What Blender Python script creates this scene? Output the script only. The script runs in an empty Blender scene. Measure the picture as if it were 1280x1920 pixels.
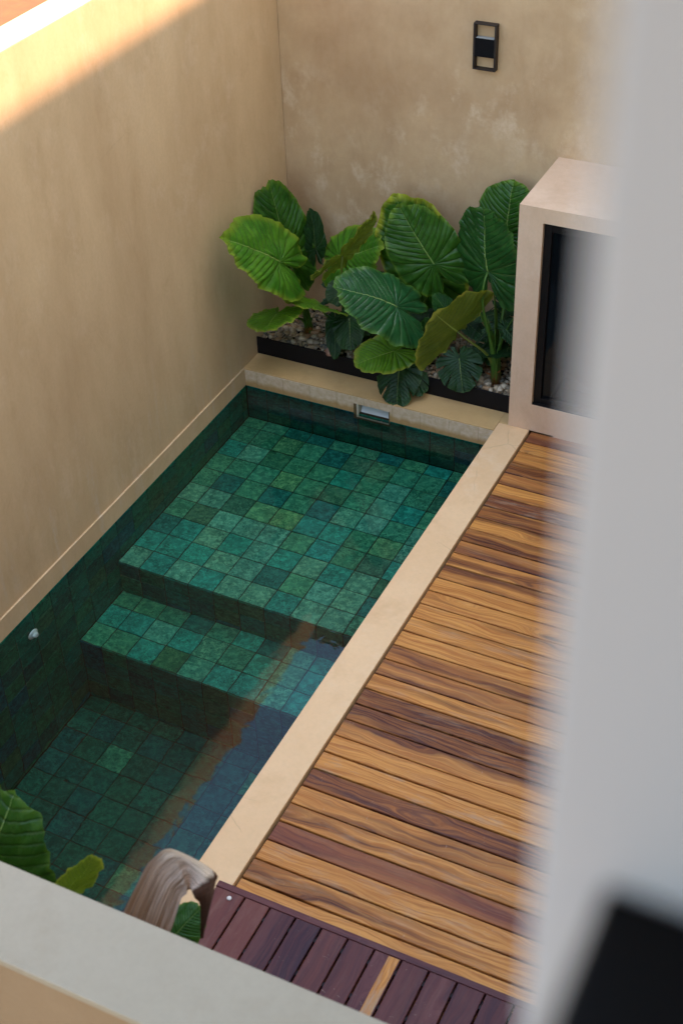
import bpy, math, random
import numpy as np
from mathutils import Vector, Matrix
from mathutils import noise as mnoise
R = random.Random(7)
SC = bpy.context.scene
COL = SC.collection

# ---------------------------------------------------------------- camera, light, exposure
cam = bpy.data.cameras.new('camera')
camo = bpy.data.objects.new('camera', cam); COL.objects.link(camo)
CR = (0.898536, 0.437872, -0.030013, 0.252843, -0.572315, -0.780080, -0.358752, 0.693342, -0.624959)
CC = (4.94918, -8.01050, 6.03658)
camo.matrix_world = Matrix(((CR[0], -CR[3], -CR[6], CC[0]), (CR[1], -CR[4], -CR[7], CC[1]), (CR[2], -CR[5], -CR[8], CC[2]), (0, 0, 0, 1)))
cam.sensor_fit = 'VERTICAL'; cam.sensor_height = 36.0; cam.sensor_width = 24.0
cam.lens = 49.7551
cam.clip_start = 0.05; cam.clip_end = 500
cam.dof.use_dof = True; cam.dof.focus_distance = 9.6; cam.dof.aperture_fstop = 2.8
SC.camera = camo

SUN_EL = 58; SUN_AZ = 0      # azimuth measured from +x towards +y
world = bpy.data.worlds.new('World'); SC.world = world; world.use_nodes = True
wn = world.node_tree; wn.nodes.clear()
sky = wn.nodes.new('ShaderNodeTexSky'); sky.sky_type = 'NISHITA'; sky.sun_disc = False
sky.sun_elevation = math.radians(SUN_EL); sky.sun_rotation = math.radians(90 - SUN_AZ)
sky.air_density = 1.0; sky.dust_density = 1.1; sky.ozone_density = 1.0
bg = wn.nodes.new('ShaderNodeBackground'); bg.inputs[1].default_value = 0.15
wo = wn.nodes.new('ShaderNodeOutputWorld')
wn.links.new(sky.outputs[0], bg.inputs[0]); wn.links.new(bg.outputs[0], wo.inputs[0])
sun = bpy.data.lights.new('sun', 'SUN'); sun.energy = 2.0; sun.angle = math.radians(0.55); sun.color = (1.0, .62, .48)
suno = bpy.data.objects.new('sun', sun); COL.objects.link(suno)
suno.rotation_euler = (0, math.radians(90 - SUN_EL), math.radians(SUN_AZ)); suno.location = (20, 0, 18)
SC.view_settings.view_transform = 'Standard'; SC.view_settings.look = 'None'
SC.view_settings.exposure = 2.80; SC.view_settings.gamma = 1.0
SC.view_settings.use_curve_mapping = False
SC.view_settings.use_white_balance = True; SC.view_settings.white_balance_temperature = 7600; SC.view_settings.white_balance_tint = 8
cy = SC.cycles
cy.max_bounces = 14; cy.diffuse_bounces = 6; cy.glossy_bounces = 4; cy.transmission_bounces = 10; cy.transparent_max_bounces = 8
cy.caustics_refractive = True; cy.caustics_reflective = False; cy.blur_glossy = 0.5

# ---------------------------------------------------------------- material helpers
class NT:
    def __init__(s, name, rough=.8, spec=.4):
        s.m = bpy.data.materials.new(name); s.m.use_nodes = True
        s.n = s.m.node_tree.nodes; s.l = s.m.node_tree.links
        s.b = s.n['Principled BSDF']; s.out = s.n['Material Output']
        s.b.inputs['Roughness'].default_value = rough
        s.b.inputs['Specular IOR Level'].default_value = spec
    def set(s, sock, v):
        if hasattr(v, 'is_output') or isinstance(v, bpy.types.NodeSocket): s.l.new(v, sock)
        elif v is not None:
            if isinstance(v, (tuple, list)) and len(v) == 3 and sock.type == 'RGBA': v = (*v, 1)
            sock.default_value = v
    def coord(s, kind='Object'): return s.n.new('ShaderNodeTexCoord').outputs[kind]
    def pos(s): return s.n.new('ShaderNodeNewGeometry').outputs['Position']
    def rnd(s): return s.n.new('ShaderNodeObjectInfo').outputs['Random']
    def ocol(s): return s.n.new('ShaderNodeObjectInfo').outputs['Color']
    def attr(s, name, o='Fac'):
        a = s.n.new('ShaderNodeAttribute'); a.attribute_name = name; return a.outputs[o]
    def map(s, v, sc=(1, 1, 1), loc=(0, 0, 0)):
        m = s.n.new('ShaderNodeMapping'); s.set(m.inputs[0], v); m.inputs['Scale'].default_value = sc
        s.set(m.inputs['Location'], loc); return m.outputs[0]
    def noise(s, v, scale=5, detail=4, rough=.55, dist=0, o=0):
        n = s.n.new('ShaderNodeTexNoise'); s.set(n.inputs['Vector'], v); s.set(n.inputs['Scale'], scale)
        n.inputs['Detail'].default_value = detail; n.inputs['Roughness'].default_value = rough
        n.inputs['Distortion'].default_value = dist; return n.outputs[o]
    def voro(s, v, scale=5, feat='F1', o=0):
        n = s.n.new('ShaderNodeTexVoronoi'); n.feature = feat; s.set(n.inputs['Vector'], v); n.inputs['Scale'].default_value = scale; return n.outputs[o]
    def ramp(s, f, stops, interp='LINEAR'):
        n = s.n.new('ShaderNodeValToRGB'); s.set(n.inputs[0], f); e = n.color_ramp.elements; n.color_ramp.interpolation = interp
        while len(e) > 1: e.remove(e[-1])
        for i, (p, c) in enumerate(stops):
            if i == 0: e[0].position = p; x = e[0]
            else: x = e.new(p)
            x.color = (c, c, c, 1) if isinstance(c, (int, float)) else (*c, 1)
        return n.outputs[0]
    def math(s, op, a, b=0., c=None):
        n = s.n.new('ShaderNodeMath'); n.operation = op; s.set(n.inputs[0], a); s.set(n.inputs[1], b)
        if c is not None: s.set(n.inputs[2], c)
        return n.outputs[0]
    def mix(s, f, a, b, mode='MIX'):
        n = s.n.new('ShaderNodeMix'); n.data_type = 'RGBA'; n.blend_type = mode
        s.set(n.inputs[0], f); s.set(n.inputs[6], a); s.set(n.inputs[7], b); return n.outputs[2]
    def comb(s, x, y, z):
        n = s.n.new('ShaderNodeCombineXYZ'); s.set(n.inputs[0], x); s.set(n.inputs[1], y); s.set(n.inputs[2], z); return n.outputs[0]
    def sep(s, v):
        n = s.n.new('ShaderNodeSeparateXYZ'); s.set(n.inputs[0], v); return n.outputs
    def add(s, a, b):
        n = s.n.new('ShaderNodeVectorMath'); n.operation = 'ADD'; s.set(n.inputs[0], a); s.set(n.inputs[1], b); return n.outputs[0]
    def bump(s, h, strength=.3, dist=.01, normal=None):
        n = s.n.new('ShaderNodeBump'); n.inputs['Strength'].default_value = strength; n.inputs['Distance'].default_value = dist
        s.set(n.inputs['Height'], h)
        if normal is not None: s.set(n.inputs['Normal'], normal)
        s.l.new(n.outputs[0], s.b.inputs['Normal']); return n.outputs[0]
    def base(s, c): s.set(s.b.inputs['Base Color'], c); return s
    def rough(s, c): s.set(s.b.inputs['Roughness'], c); return s

def plaster(name, dark, mid, light, streak=0, patch=.5, seed=0., crack=.10):
    t = NT(name, .75, .25); p = t.pos(); pm = t.add(p, (seed, seed * .7, seed * 1.3))
    if streak: v = t.map(pm, (1.6, 1.6, .6))
    else: v = pm
    a = t.noise(v, 1.5 if streak else 1.3, 8, .62, .12)
    b = t.noise(t.map(pm, (1, 1, .7)), 6, 9, .72, .15)
    c = t.noise(pm, 45, 4, .6)
    col = t.mix(t.ramp(a, [(.32, 0), (.66, 1)]), dark, mid)
    lp = t.math('MULTIPLY', t.ramp(b, [(.5, 0), (.66, 1)]), t.ramp(t.noise(pm, .9, 3, .5, .4), [(.42, 0), (.62, 1)]))
    col = t.mix(t.math('MULTIPLY', lp, patch), col, light)
    dp = t.math('MULTIPLY', t.ramp(t.noise(t.map(pm, (1, 1, .6)), 2.6, 9, .72, .3), [(.54, 0), (.72, 1)]), .45)
    col = t.mix(dp, col, tuple(q * .8 * w for q, w in zip(dark, (1.0, .93, .85))))
    if streak:   # pale lime streaks running down the lower wall
        sx = t.noise(t.map(pm, (1, 9, .8)), 1.2, 6, .7, .3)
        z = t.sep(p)[2]
        lowz = t.ramp(t.math('MULTIPLY_ADD', z, -.8, 1.0), [(.15, 0), (.85, 1)])
        g = t.math('MULTIPLY', t.math('MULTIPLY', t.ramp(sx, [(.55, 0), (.72, 1)]), lowz), t.ramp(t.noise(pm, 22, 5, .7), [(.4, .2), (.6, 1)]))
        col = t.mix(t.math('MULTIPLY', g, .55), col, (.56, .50, .42))
    # trowel scratches
    sc = t.ramp(t.noise(t.map(t.add(pm, t.noise(pm, 1.2, 2, .5, 0, 1)), (3, 3, 14)), 3.2, 6, .75, .6), [(.60, 0), (.68, 1)])
    col = t.mix(t.math('MULTIPLY', sc, .04), col, light)
    br = t.noise(t.map(pm, (7, 7, 2.6)), 2.4, 5, .7, .2)
    col = t.mix(t.math('MULTIPLY', t.ramp(br, [(.40, 0), (.66, 1)]), .07), col, light)
    col = t.mix(t.math('MULTIPLY', t.ramp(c, [(.35, 1), (.6, 0)]), .16), col, tuple(q * .72 for q in mid))
    ds = t.voro(t.add(pm, t.mix(.04, (0, 0, 0), t.noise(pm, 9, 3, .6, 0, 1))), 1.7, 'DISTANCE_TO_EDGE')
    ck = t.math('MULTIPLY', t.ramp(ds, [(.0, 1), (.006, 0)]), t.ramp(t.noise(pm, 2.1, 3, .5), [(.56, 0), (.62, 1)]))
    spk = t.math('MULTIPLY', t.ramp(t.noise(pm, 60, 2, .5), [(.70, 0), (.74, 1)]), t.ramp(t.noise(pm, 5, 3, .6), [(.5, 0), (.62, 1)]))
    col = t.mix(t.math('MULTIPLY', t.math('MAXIMUM', ck, spk), crack), col, tuple(q * .45 for q in dark))
    t.base(col)
    t.rough(t.ramp(b, [(.3, .62), (.7, .82)]))
    h = t.math('ADD', t.math('MULTIPLY', b, .7), t.math('MULTIPLY', c, .25))
    t.bump(h, .35, .006)
    return t.m

M = {}
M['wall_left'] = plaster('ochre plaster left', (.51, .365, .215), (.62, .465, .285), (.68, .55, .39), streak=1, patch=.45, seed=3.1)
M['wall_back'] = plaster('ochre plaster back', (.40, .25, .13), (.56, .385, .215), (.68, .53, .37), patch=.62, seed=11.3)
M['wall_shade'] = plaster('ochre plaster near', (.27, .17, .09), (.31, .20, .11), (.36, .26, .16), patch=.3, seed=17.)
M['coping'] = plaster('polished cement coping', (.76, .49, .255), (.83, .56, .31), (.84, .64, .42), patch=.5, seed=23., crack=.4)
M['bench'] = plaster('ochre cement bench', (.52, .335, .14), (.62, .41, .185), (.68, .50, .28), patch=.3, seed=37.)
M['box'] = plaster('pale pink plaster', (.60, .405, .255), (.72, .52, .355), (.78, .63, .48), patch=.6, seed=29.)
M['parapet'] = plaster('pale grey cement', (.325, .26, .175), (.35, .283, .195), (.375, .308, .22), patch=.2, seed=31.)

def bench_face():
    t = NT('mineral stained cement', .7, .3); p = t.pos(); z = t.sep(p)[2]
    n = t.noise(t.map(p, (6, 6, 1)), 1.4, 6, .65, .6)
    n2 = t.noise(p, 24, 5, .6)
    lv = t.math('ADD', t.math('MULTIPLY', z, 7.), t.math('MULTIPLY_ADD', n, .55, .95))
    stain = t.ramp(lv, [(.36, 1), (.62, 0)])
    white = t.mix(t.ramp(n2, [(.4, 0), (.65, 1)]), (.62, .46, .29), (.74, .59, .42))
    och = t.mix(n2, (.42, .24, .09), (.56, .36, .16))
    col = t.mix(stain, white, och)
    x = t.sep(p)[0]
    ck = t.ramp(t.math('ABSOLUTE', t.math('SUBTRACT', t.math('FRACT', t.math('ADD', t.math('MULTIPLY', x, 4.3), t.math('MULTIPLY', n2, .12))), .5)), [(.0, 1), (.025, 0)])
    col = t.mix(t.math('MULTIPLY', ck, t.math('MULTIPLY', n, .8)), col, (.30, .18, .08))
    t.base(col); t.bump(n2, .3, .004); return t.m
M['bench_face'] = bench_face()

def tile_mat():
    t = NT('glazed pool tile', .45, .12); p = t.coord('Object'); r = t.rnd()
    o = t.comb(t.math('MULTIPLY', r, 37.), t.math('MULTIPLY', r, 91.), t.math('MULTIPLY', r, 53.))
    v = t.add(p, o)
    a = t.noise(v, 9, 6, .65, .8); b = t.noise(v, 75, 3, .7); c = t.noise(v, 26, 5, .7, .4)
    oc = t.ocol()
    col = t.mix(t.ramp(a, [(.38, 0), (.62, 1)]), t.mix(1., oc, (.40, .52, .50), 'MULTIPLY'), oc)
    col = t.mix(t.ramp(c, [(.46, 0), (.62, 1)]), col, t.mix(1., oc, (2.1, 1.45, 1.35), 'MULTIPLY'))
    sp = t.math('MULTIPLY', t.ramp(b, [(.38, 1), (.50, 0)]), t.ramp(t.noise(v, 7, 3, .5), [(.35, .15), (.6, 1)]))
    col = t.mix(t.math('MULTIPLY', sp, .85), col, t.mix(1., oc, (.15, .25, .28), 'MULTIPLY'))
    t.base(col); t.bump(t.math('ADD', b, a), .25, .003); return t.m
M['tile'] = tile_mat()
def grout():
    t = NT('brown grout', .9, .2); p = t.pos()
    t.base(t.mix(t.noise(p, 3, 5, .6), (.010, .012, .007), (.055, .036, .018))); return t.m
M['grout'] = grout()

def wood(name, light, mid, dark, gray=.14, knots=True):
    t = NT(name, .5, .22); p = t.coord('Object'); r = t.rnd(); oc = t.sep(t.ocol())
    o = t.comb(t.math('MULTIPLY', r, 61.), t.math('MULTIPLY', r, 17.), t.math('MULTIPLY', r, 43.))
    v = t.add(p, o)
    # knots bend the grain around them
    kd = t.voro(t.map(v, (1.1, 5., 1)), 1.0)
    warp = t.math('MULTIPLY', t.ramp(kd, [(.0, 1), (.32, 0)], 'EASE'), .08)
    sv = t.sep(v)
    wn_ = t.math('MULTIPLY', t.math('SUBTRACT', t.noise(t.map(v, (1.3, 3, 1)), 1.6, 3, .5), .5), .13)
    yy = t.math('ADD', sv[1], t.math('ADD', warp, wn_))
    g = t.comb(t.math('MULTIPLY', sv[0], .5), t.math('MULTIPLY', yy, 11.), sv[2])
    heart = t.noise(g, 1.1, 4, .6, .3)          # broad heartwood bands
    g2 = t.comb(t.math('MULTIPLY', sv[0], 1.2), t.math('MULTIPLY', yy, 60.), sv[2])
    grain = t.noise(g2, 1.3, 5, .65)
    g3 = t.comb(t.math('MULTIPLY', sv[0], 6.), t.math('MULTIPLY', yy, 260.), sv[2])
    pore = t.noise(g3, 1.2, 3, .6)
    # object colour: R = how dark the board is, G = how red, B = how pale / weathered
    hb = t.math('ADD', heart, t.math('MULTIPLY', t.math('SUBTRACT', oc[0], .5), .42))
    hm = t.ramp(hb, [(.43, 0), (.52, .5), (.62, 1)])
    col = t.mix(t.ramp(grain, [(.38, 0), (.62, 1)]), light, mid)
    dk = t.mix(t.ramp(grain, [(.42, 0), (.75, 1)]), dark, mid)
    col = t.mix(hm, col, dk)
    col = t.mix(t.math('MULTIPLY', oc[1], .75), col, t.mix(t.ramp(grain, [(.3, 0), (.7, 1)]), (.16, .042, .026), (.27, .085, .05)))
    wz = t.math('MULTIPLY', t.ramp(t.noise(t.map(v, (2.5, 12, 1)), 1.5, 6, .7), [(.50, 0), (.70, 1)]), t.math('MULTIPLY_ADD', oc[2], .8, gray * .5))
    col = t.mix(wz, col, (.42, .34, .24))
    if knots:
        core = t.ramp(kd, [(.0, 1), (.055, .9), (.12, 0)])
        col = t.mix(t.math('MULTIPLY', core, .8), col, (.045, .018, .010))
    col = t.mix(t.ramp(pore, [(.25, .4), (.5, 0)]), col, t.mix(1., col, (.45, .40, .38), 'MULTIPLY'))
    scr = t.ramp(t.noise(t.map(v, (9, 3, 1)), 9, 2, .8, 1.5), [(.70, 0), (.74, 1)])
    col = t.mix(t.math('MULTIPLY', scr, .3), col, (.55, .46, .36))
    t.base(col); t.rough(t.ramp(grain, [(.3, .38), (.7, .58)]))
    t.bump(t.math('ADD', grain, t.math('MULTIPLY', pore, .5)), .22, .003); return t.m
M['deck'] = wood('oiled tropical deck board', (.66, .295, .070), (.43, .152, .035), (.078, .023, .012))
M['purple'] = wood('purple heartwood slat', (.140, .048, .044), (.092, .029, .033), (.036, .012, .022), gray=.08, knots=False)

def simple(name, c, rough=.5, spec=.5, metal=0, bump=None, vary=.15, sc=8):
    t = NT(name, rough, spec); p = t.pos()
    n = t.noise(p, sc, 6, .6, .4)
    t.base(t.mix(n, tuple(q * (1 - vary) for q in c), tuple(min(1, q * (1 + vary)) for q in c)))
    t.b.inputs['Metallic'].default_value = metal
    t.rough(t.ramp(n, [(.3, max(.05, rough - .08)), (.7, min(1, rough + .1))]))
    if bump: t.bump(n, bump, .004)
    return t.m
M['black_metal'] = simple('black powder coated metal', (.005, .0045, .0045), .5, .2)
M['matte_black'] = simple('matte black paint', (.0035, .0035, .004), .75, .12)
M['bronze_metal'] = simple('dark bronze metal', (.022, .015, .012), .5, .3)
M['planter_black'] = simple('black painted steel edging', (.006, .0055, .006), .6, .2, vary=.6, sc=20)
M['white_wall'] = simple('white painted wall', (.40, .425, .465), .8, .2, vary=.03, sc=2)
M['white_plastic'] = simple('white plastic', (.75, .78, .76), .35)
M['flap'] = simple('pale grey plastic flap', (.50, .57, .55), .4)
M['brown_frame'] = simple('rust brown frame', (.13, .075, .025), .6, vary=.5, sc=30)
M['cream'] = simple('cream plastic rim', (.55, .50, .38), .5, vary=.2, sc=30)
M['soil'] = simple('dark planting soil', (.018, .012, .008), .95, .1, bump=.8, vary=.5, sc=30)
M['terracotta'] = simple('terracotta roof surface', (.20, .095, .040), .85, .2, bump=.5, vary=.4, sc=9)
M['ground'] = simple('dry ground', (.26, .20, .13), .95, .1, bump=.5, vary=.3, sc=2)
M['concrete'] = simple('dark concrete', (.05, .05, .04), .9, .2)
M['house'] = plaster('house render', (.46, .36, .26), (.54, .44, .33), (.60, .52, .42), patch=.4, seed=41.)
M['white_stone'] = simple('white stone', (.7, .68, .62), .6, vary=.1)
M['dark_inside'] = simple('dark interior', (.006, .006, .007), .7, .3)
def glass_mat():
    t = NT('dark window glass', .03, .16); t.base((.004, .005, .006)); return t.m
M['dark_glass'] = glass_mat()
def pebble_mat():
    t = NT('river pebble', .55, .4); c = t.attr('tone', 'Color'); p = t.pos()
    n = t.noise(p, 70, 5, .7, .8)
    t.base(t.mix(t.ramp(n, [(.3, 0), (.7, 1)]), t.mix(1., c, (.55, .52, .5), 'MULTIPLY'), c)); t.bump(n, .3, .003); return t.m
M['pebble'] = pebble_mat()
def water():
    t = NT('pool water', 0, .5); t.n.remove(t.b)
    g = t.n.new('ShaderNodeBsdfRefraction'); g.inputs['IOR'].default_value = 1.333; g.inputs['Roughness'].default_value = 0
    gl = t.n.new('ShaderNodeBsdfGlossy'); gl.inputs['Roughness'].default_value = 0
    fr = t.n.new('ShaderNodeFresnel'); fr.inputs['IOR'].default_value = 1.333
    mx = t.n.new('ShaderNodeMixShader')
    p = t.pos()
    h = t.math('ADD', t.noise(p, 8., 1, .5, .6), t.math('MULTIPLY', t.noise(p, 30, 1, .5, .4), .07))
    bm = t.n.new('ShaderNodeBump'); bm.inputs['Strength'].default_value = 1.; bm.inputs['Distance'].default_value = .0008
    t.l.new(h, bm.inputs['Height'])
    for q in (g, gl, fr): t.l.new(bm.outputs[0], q.inputs['Normal'])
    t.l.new(t.math('MINIMUM', t.math('MULTIPLY', fr.outputs[0], 1.35), 1.0), mx.inputs[0])
    t.l.new(g.outputs[0], mx.inputs[1]); t.l.new(gl.outputs[0], mx.inputs[2]); t.l.new(mx.outputs[0], t.out.inputs['Surface'])
    va = t.n.new('ShaderNodeVolumeAbsorption'); va.inputs['Color'].default_value = (.12, .84, .80, 1); va.inputs['Density'].default_value = .75
    t.l.new(va.outputs[0], t.out.inputs['Volume'])
    return t.m
M['water'] = water()

def leaf_mat(name, c1, c2, edge, vein, trans=.25, edgew=.82, rough=.38, dots=0.):
    t = NT(name, rough, .34)
    uv = t.sep(t.attr('leafuv', 'Vector'))   # x = along, y = across, z = rim 0..1
    s, w, rim = uv[0], uv[1], uv[2]
    p = t.coord('Object')
    n = t.noise(p, 6, 5, .6, .5)
    col = t.mix(t.ramp(n, [(.35, 0), (.65, 1)]), c1, c2)
    aw = t.math('ABSOLUTE', w)
    cc = t.math('SUBTRACT', t.math('SUBTRACT', s, t.math('MULTIPLY', aw, .42)), t.math('MULTIPLY', t.math('MULTIPLY', aw, aw), .25))
    ang = t.math('DIVIDE', t.math('ARCTAN2', aw, s), .2967)
    front = t.math('MULTIPLY', t.math('GREATER_THAN', cc, 0.), t.math('GREATER_THAN', s, 0.))
    vc = t.math('ADD', t.math('MULTIPLY', t.math('MULTIPLY', cc, 10.5), front), t.math('MULTIPLY', ang, t.math('SUBTRACT', 1., front)))
    dd = t.math('MULTIPLY', t.math('ABSOLUTE', t.math('SUBTRACT', t.math('FRACT', t.math('ADD', vc, .5)), .5)), 2.)
    vn = t.math('SUBTRACT', 1., dd)
    away = t.ramp(t.math('SQRT', t.math('ADD', t.math('MULTIPLY', s, s), t.math('MULTIPLY', w, w))), [(.0, .2), (.12, 1), (.75, .35)])
    col = t.mix(t.ramp(t.noise(p, 17, 5, .65, .6), [(.46, 0), (.70, .6)]), col, t.mix(1., col, (1.6, 1.35, 1.2), 'MULTIPLY'))
    col = t.mix(t.math('MULTIPLY', t.ramp(dd, [(.10, .75), (.42, 0)]), .7), col, t.mix(1., col, (.35, .45, .4), 'MULTIPLY'))
    col = t.mix(t.math('MULTIPLY', t.ramp(dd, [(.035, 1), (.10, 0)]), t.math('MULTIPLY', away, .8)), col, vein)
    mid = t.math('MULTIPLY', t.ramp(t.math('DIVIDE', aw, t.math('SUBTRACT', 1.15, s)), [(.008, 1), (.016, 0)]), t.math('GREATER_THAN', s, -.01))
    col = t.mix(t.math('MULTIPLY', mid, .9), col, t.mix(.35, vein, (.5, .6, .2)))
    e = t.math('ADD', rim, t.math('MULTIPLY', t.math('SUBTRACT', t.noise(p, 9, 4, .6), .5), .22))
    col = t.mix(t.ramp(e, [(edgew, 0), (1.0, 1)]), col, edge)
    if dots:
        col = t.mix(t.ramp(t.noise(p, 30, 2, .8), [(.66, 0), (.7, dots)]), col, (.25, .16, .05))
    t.base(col)
    t.b.inputs['Subsurface Weight'].default_value = 0
    tr = t.n.new('ShaderNodeBsdfTranslucent'); t.set(tr.inputs[0], t.mix(1., col, (1.0, 1.25, .45), 'MULTIPLY'))
    mx = t.n.new('ShaderNodeMixShader'); mx.inputs[0].default_value = trans
    t.l.new(t.b.outputs[0], mx.inputs[1]); t.l.new(tr.outputs[0], mx.inputs[2]); t.l.new(mx.outputs[0], t.out.inputs['Surface'])
    t.bump(t.math('ADD', t.noise(p, 34, 4, .6), t.math('MULTIPLY', t.ramp(dd, [(.0, 0), (.35, 1)]), 1.3)), .5, .006)
    return t.m
LM = {
 'bright': leaf_mat('bright green leaf', (.038, .165, .014), (.080, .250, .022), (.20, .30, .03), (.20, .36, .09), .25, .86),
 'mid': leaf_mat('mid green leaf', (.018, .085, .010), (.034, .125, .014), (.10, .20, .02), (.12, .25, .06), .2, .92),
 'edge': leaf_mat('yellow edged leaf', (.022, .100, .010), (.042, .145, .014), (.38, .42, .04), (.13, .27, .05), .28, .91),
 'lime': leaf_mat('lime green leaf', (.075, .225, .015), (.125, .300, .024), (.30, .36, .05), (.24, .38, .10), .3, .86, dots=.4),
 'blue': leaf_mat('deep blue green leaf', (.010, .075, .024), (.020, .110, .032), (.07, .17, .03), (.12, .26, .10), .15, .90, .30),
 'deep': leaf_mat('deep green leaf', (.009, .060, .012), (.018, .090, .016), (.04, .12, .02), (.12, .25, .06), .18, .94, .34),
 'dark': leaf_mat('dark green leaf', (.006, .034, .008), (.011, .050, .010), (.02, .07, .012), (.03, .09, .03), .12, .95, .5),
 'olive': leaf_mat('olive leaf underside', (.095, .145, .018), (.150, .190, .030), (.36, .36, .06), (.30, .33, .10), .4, .93, .6),
 'mon': leaf_mat('dark glossy split leaf', (.006, .038, .010), (.012, .056, .013), (.04, .11, .03), (.04, .12, .04), .12, .97, .45),
 'fore': leaf_mat('foreground green leaf', (.012, .062, .006), (.026, .090, .009), (.07, .15, .02), (.07, .16, .04), .25, .95, .38),
}
def stem_mat(name, c1, c2, base):
    t = NT(name, .45, .4); p = t.pos(); z = t.attr('along')
    n = t.noise(t.map(p, (20, 20, 4)), 2, 4, .6)
    col = t.mix(n, c1, c2)
    col = t.mix(t.ramp(t.math('ADD', z, t.math('MULTIPLY', n, .1)), [(.05, 1), (.16, 0)]), col, base)
    t.base(col); return t.m
M['stem'] = stem_mat('green leaf stem', (.035, .105, .012), (.070, .16, .022), (.17, .045, .012))
M['stem_pale'] = stem_mat('olive leaf stem', (.10, .14, .02), (.14, .18, .03), (.25, .13, .03))
M['stem_dark'] = stem_mat('dark leaf stem', (.012, .028, .008), (.02, .04, .01), (.03, .02, .01))
M['sheath'] = simple('orange dried sheath', (.30, .11, .025), .6, vary=.5, sc=30)
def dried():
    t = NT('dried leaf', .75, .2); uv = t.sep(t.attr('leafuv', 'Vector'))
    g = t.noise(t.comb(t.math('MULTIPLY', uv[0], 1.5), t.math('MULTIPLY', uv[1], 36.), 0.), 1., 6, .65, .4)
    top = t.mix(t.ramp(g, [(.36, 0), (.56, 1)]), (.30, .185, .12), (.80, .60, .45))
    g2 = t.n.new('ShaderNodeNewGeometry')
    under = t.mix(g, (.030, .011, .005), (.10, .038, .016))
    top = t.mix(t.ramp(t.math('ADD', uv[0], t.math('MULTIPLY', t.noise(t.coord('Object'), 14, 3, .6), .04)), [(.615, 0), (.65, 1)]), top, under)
    # grey bleached and brown sides; beyond the fold the shaded underside is painted on
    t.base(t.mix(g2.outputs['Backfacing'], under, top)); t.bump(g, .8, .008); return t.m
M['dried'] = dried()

# ---------------------------------------------------------------- object helpers
def link(o, parent=None):
    COL.objects.link(o)
    if parent is not None: o.parent = parent
    return o
def mesh(name, verts, faces, mat, parent=None, smooth=False):
    me = bpy.data.meshes.new(name); me.from_pydata([tuple(v) for v in verts], [], faces); me.update()
    if mat is not None: me.materials.append(mat)
    if smooth: me.shade_smooth()
    return link(bpy.data.objects.new(name, me), parent)
def boxes(name, bs, mat, parent=None, bevel=0., seg=2):
    V, F = [], []
    for (x0, y0, z0, x1, y1, z1) in bs:
        b = len(V)
        V += [(x0, y0, z0), (x1, y0, z0), (x1, y1, z0), (x0, y1, z0), (x0, y0, z1), (x1, y0, z1), (x1, y1, z1), (x0, y1, z1)]
        F += [(b, b+3, b+2, b+1), (b+4, b+5, b+6, b+7), (b, b+1, b+5, b+4), (b+1, b+2, b+6, b+5), (b+2, b+3, b+7, b+6), (b+3, b, b+4, b+7)]
    o = mesh(name, V, F, mat, parent)
    if bevel:
        m = o.modifiers.new('bevel', 'BEVEL'); m.width = bevel; m.segments = seg; m.limit_method = 'ANGLE'
        o.data.shade_smooth()
        m.harden_normals = True
    return o
def tag(o, label=None, cat=None, group=None, kind=None):
    if label: o['label'] = label
    if cat: o['category'] = cat
    if group: o['group'] = group
    if kind: o['kind'] = kind
    return o
def thing(name, label, cat, loc=(0, 0, 0), group=None):
    o = bpy.data.objects.new(name, None); o.empty_display_size = .1; link(o); o.location = loc
    return tag(o, label, cat, group)
def tube(name, pts, radii, mat, parent, seg=10, flat=1.):
    P = [Vector(p) for p in pts]; V = []; F = []; al = []
    up = Vector((.13, .2, .97)); prev = None
    for i, p in enumerate(P):
        d = (P[min(i+1, len(P)-1)] - P[max(i-1, 0)]).normalized()
        if prev is None: a = d.cross(up).normalized() if abs(d.dot(up)) < .99 else d.cross(Vector((1, 0, 0))).normalized()
        else: a = (prev - d * prev.dot(d)).normalized()
        prev = a; b = d.cross(a)
        for k in range(seg):
            t = 2 * math.pi * k / seg
            V.append(p + (a * math.cos(t) + b * math.sin(t) * flat) * radii[i]); al.append(i / (len(P) - 1))
    n = len(P)
    for i in range(n - 1):
        for k in range(seg):
            k2 = (k + 1) % seg
            F.append((i*seg+k, i*seg+k2, (i+1)*seg+k2, (i+1)*seg+k))
    F.append(tuple(range(seg-1, -1, -1))); F.append(tuple(range((n-1)*seg, n*seg)))
    o = mesh(name, V, F, mat, parent, True)
    at = o.data.attributes.new('along', 'FLOAT', 'POINT'); at.data.foreach_set('value', al)
    return o
def bez(p0, p1, p2, p3, n=14):
    r = []
    for i in range(n + 1):
        t = i / n; u = 1 - t
        r.append(p0*u**3 + p1*3*u*u*t + p2*3*u*t*t + p3*t**3)
    return r

# ---------------------------------------------------------------- setting
YB = .8815; W = 2.08; ZW = -.170
XB = 2.153; YX = .105
# ground far around and below everything
g = boxes('ground', [(-60, -60, -3.2, 60, 60, -3.0)], M['ground']); tag(g, kind='structure')
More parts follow.
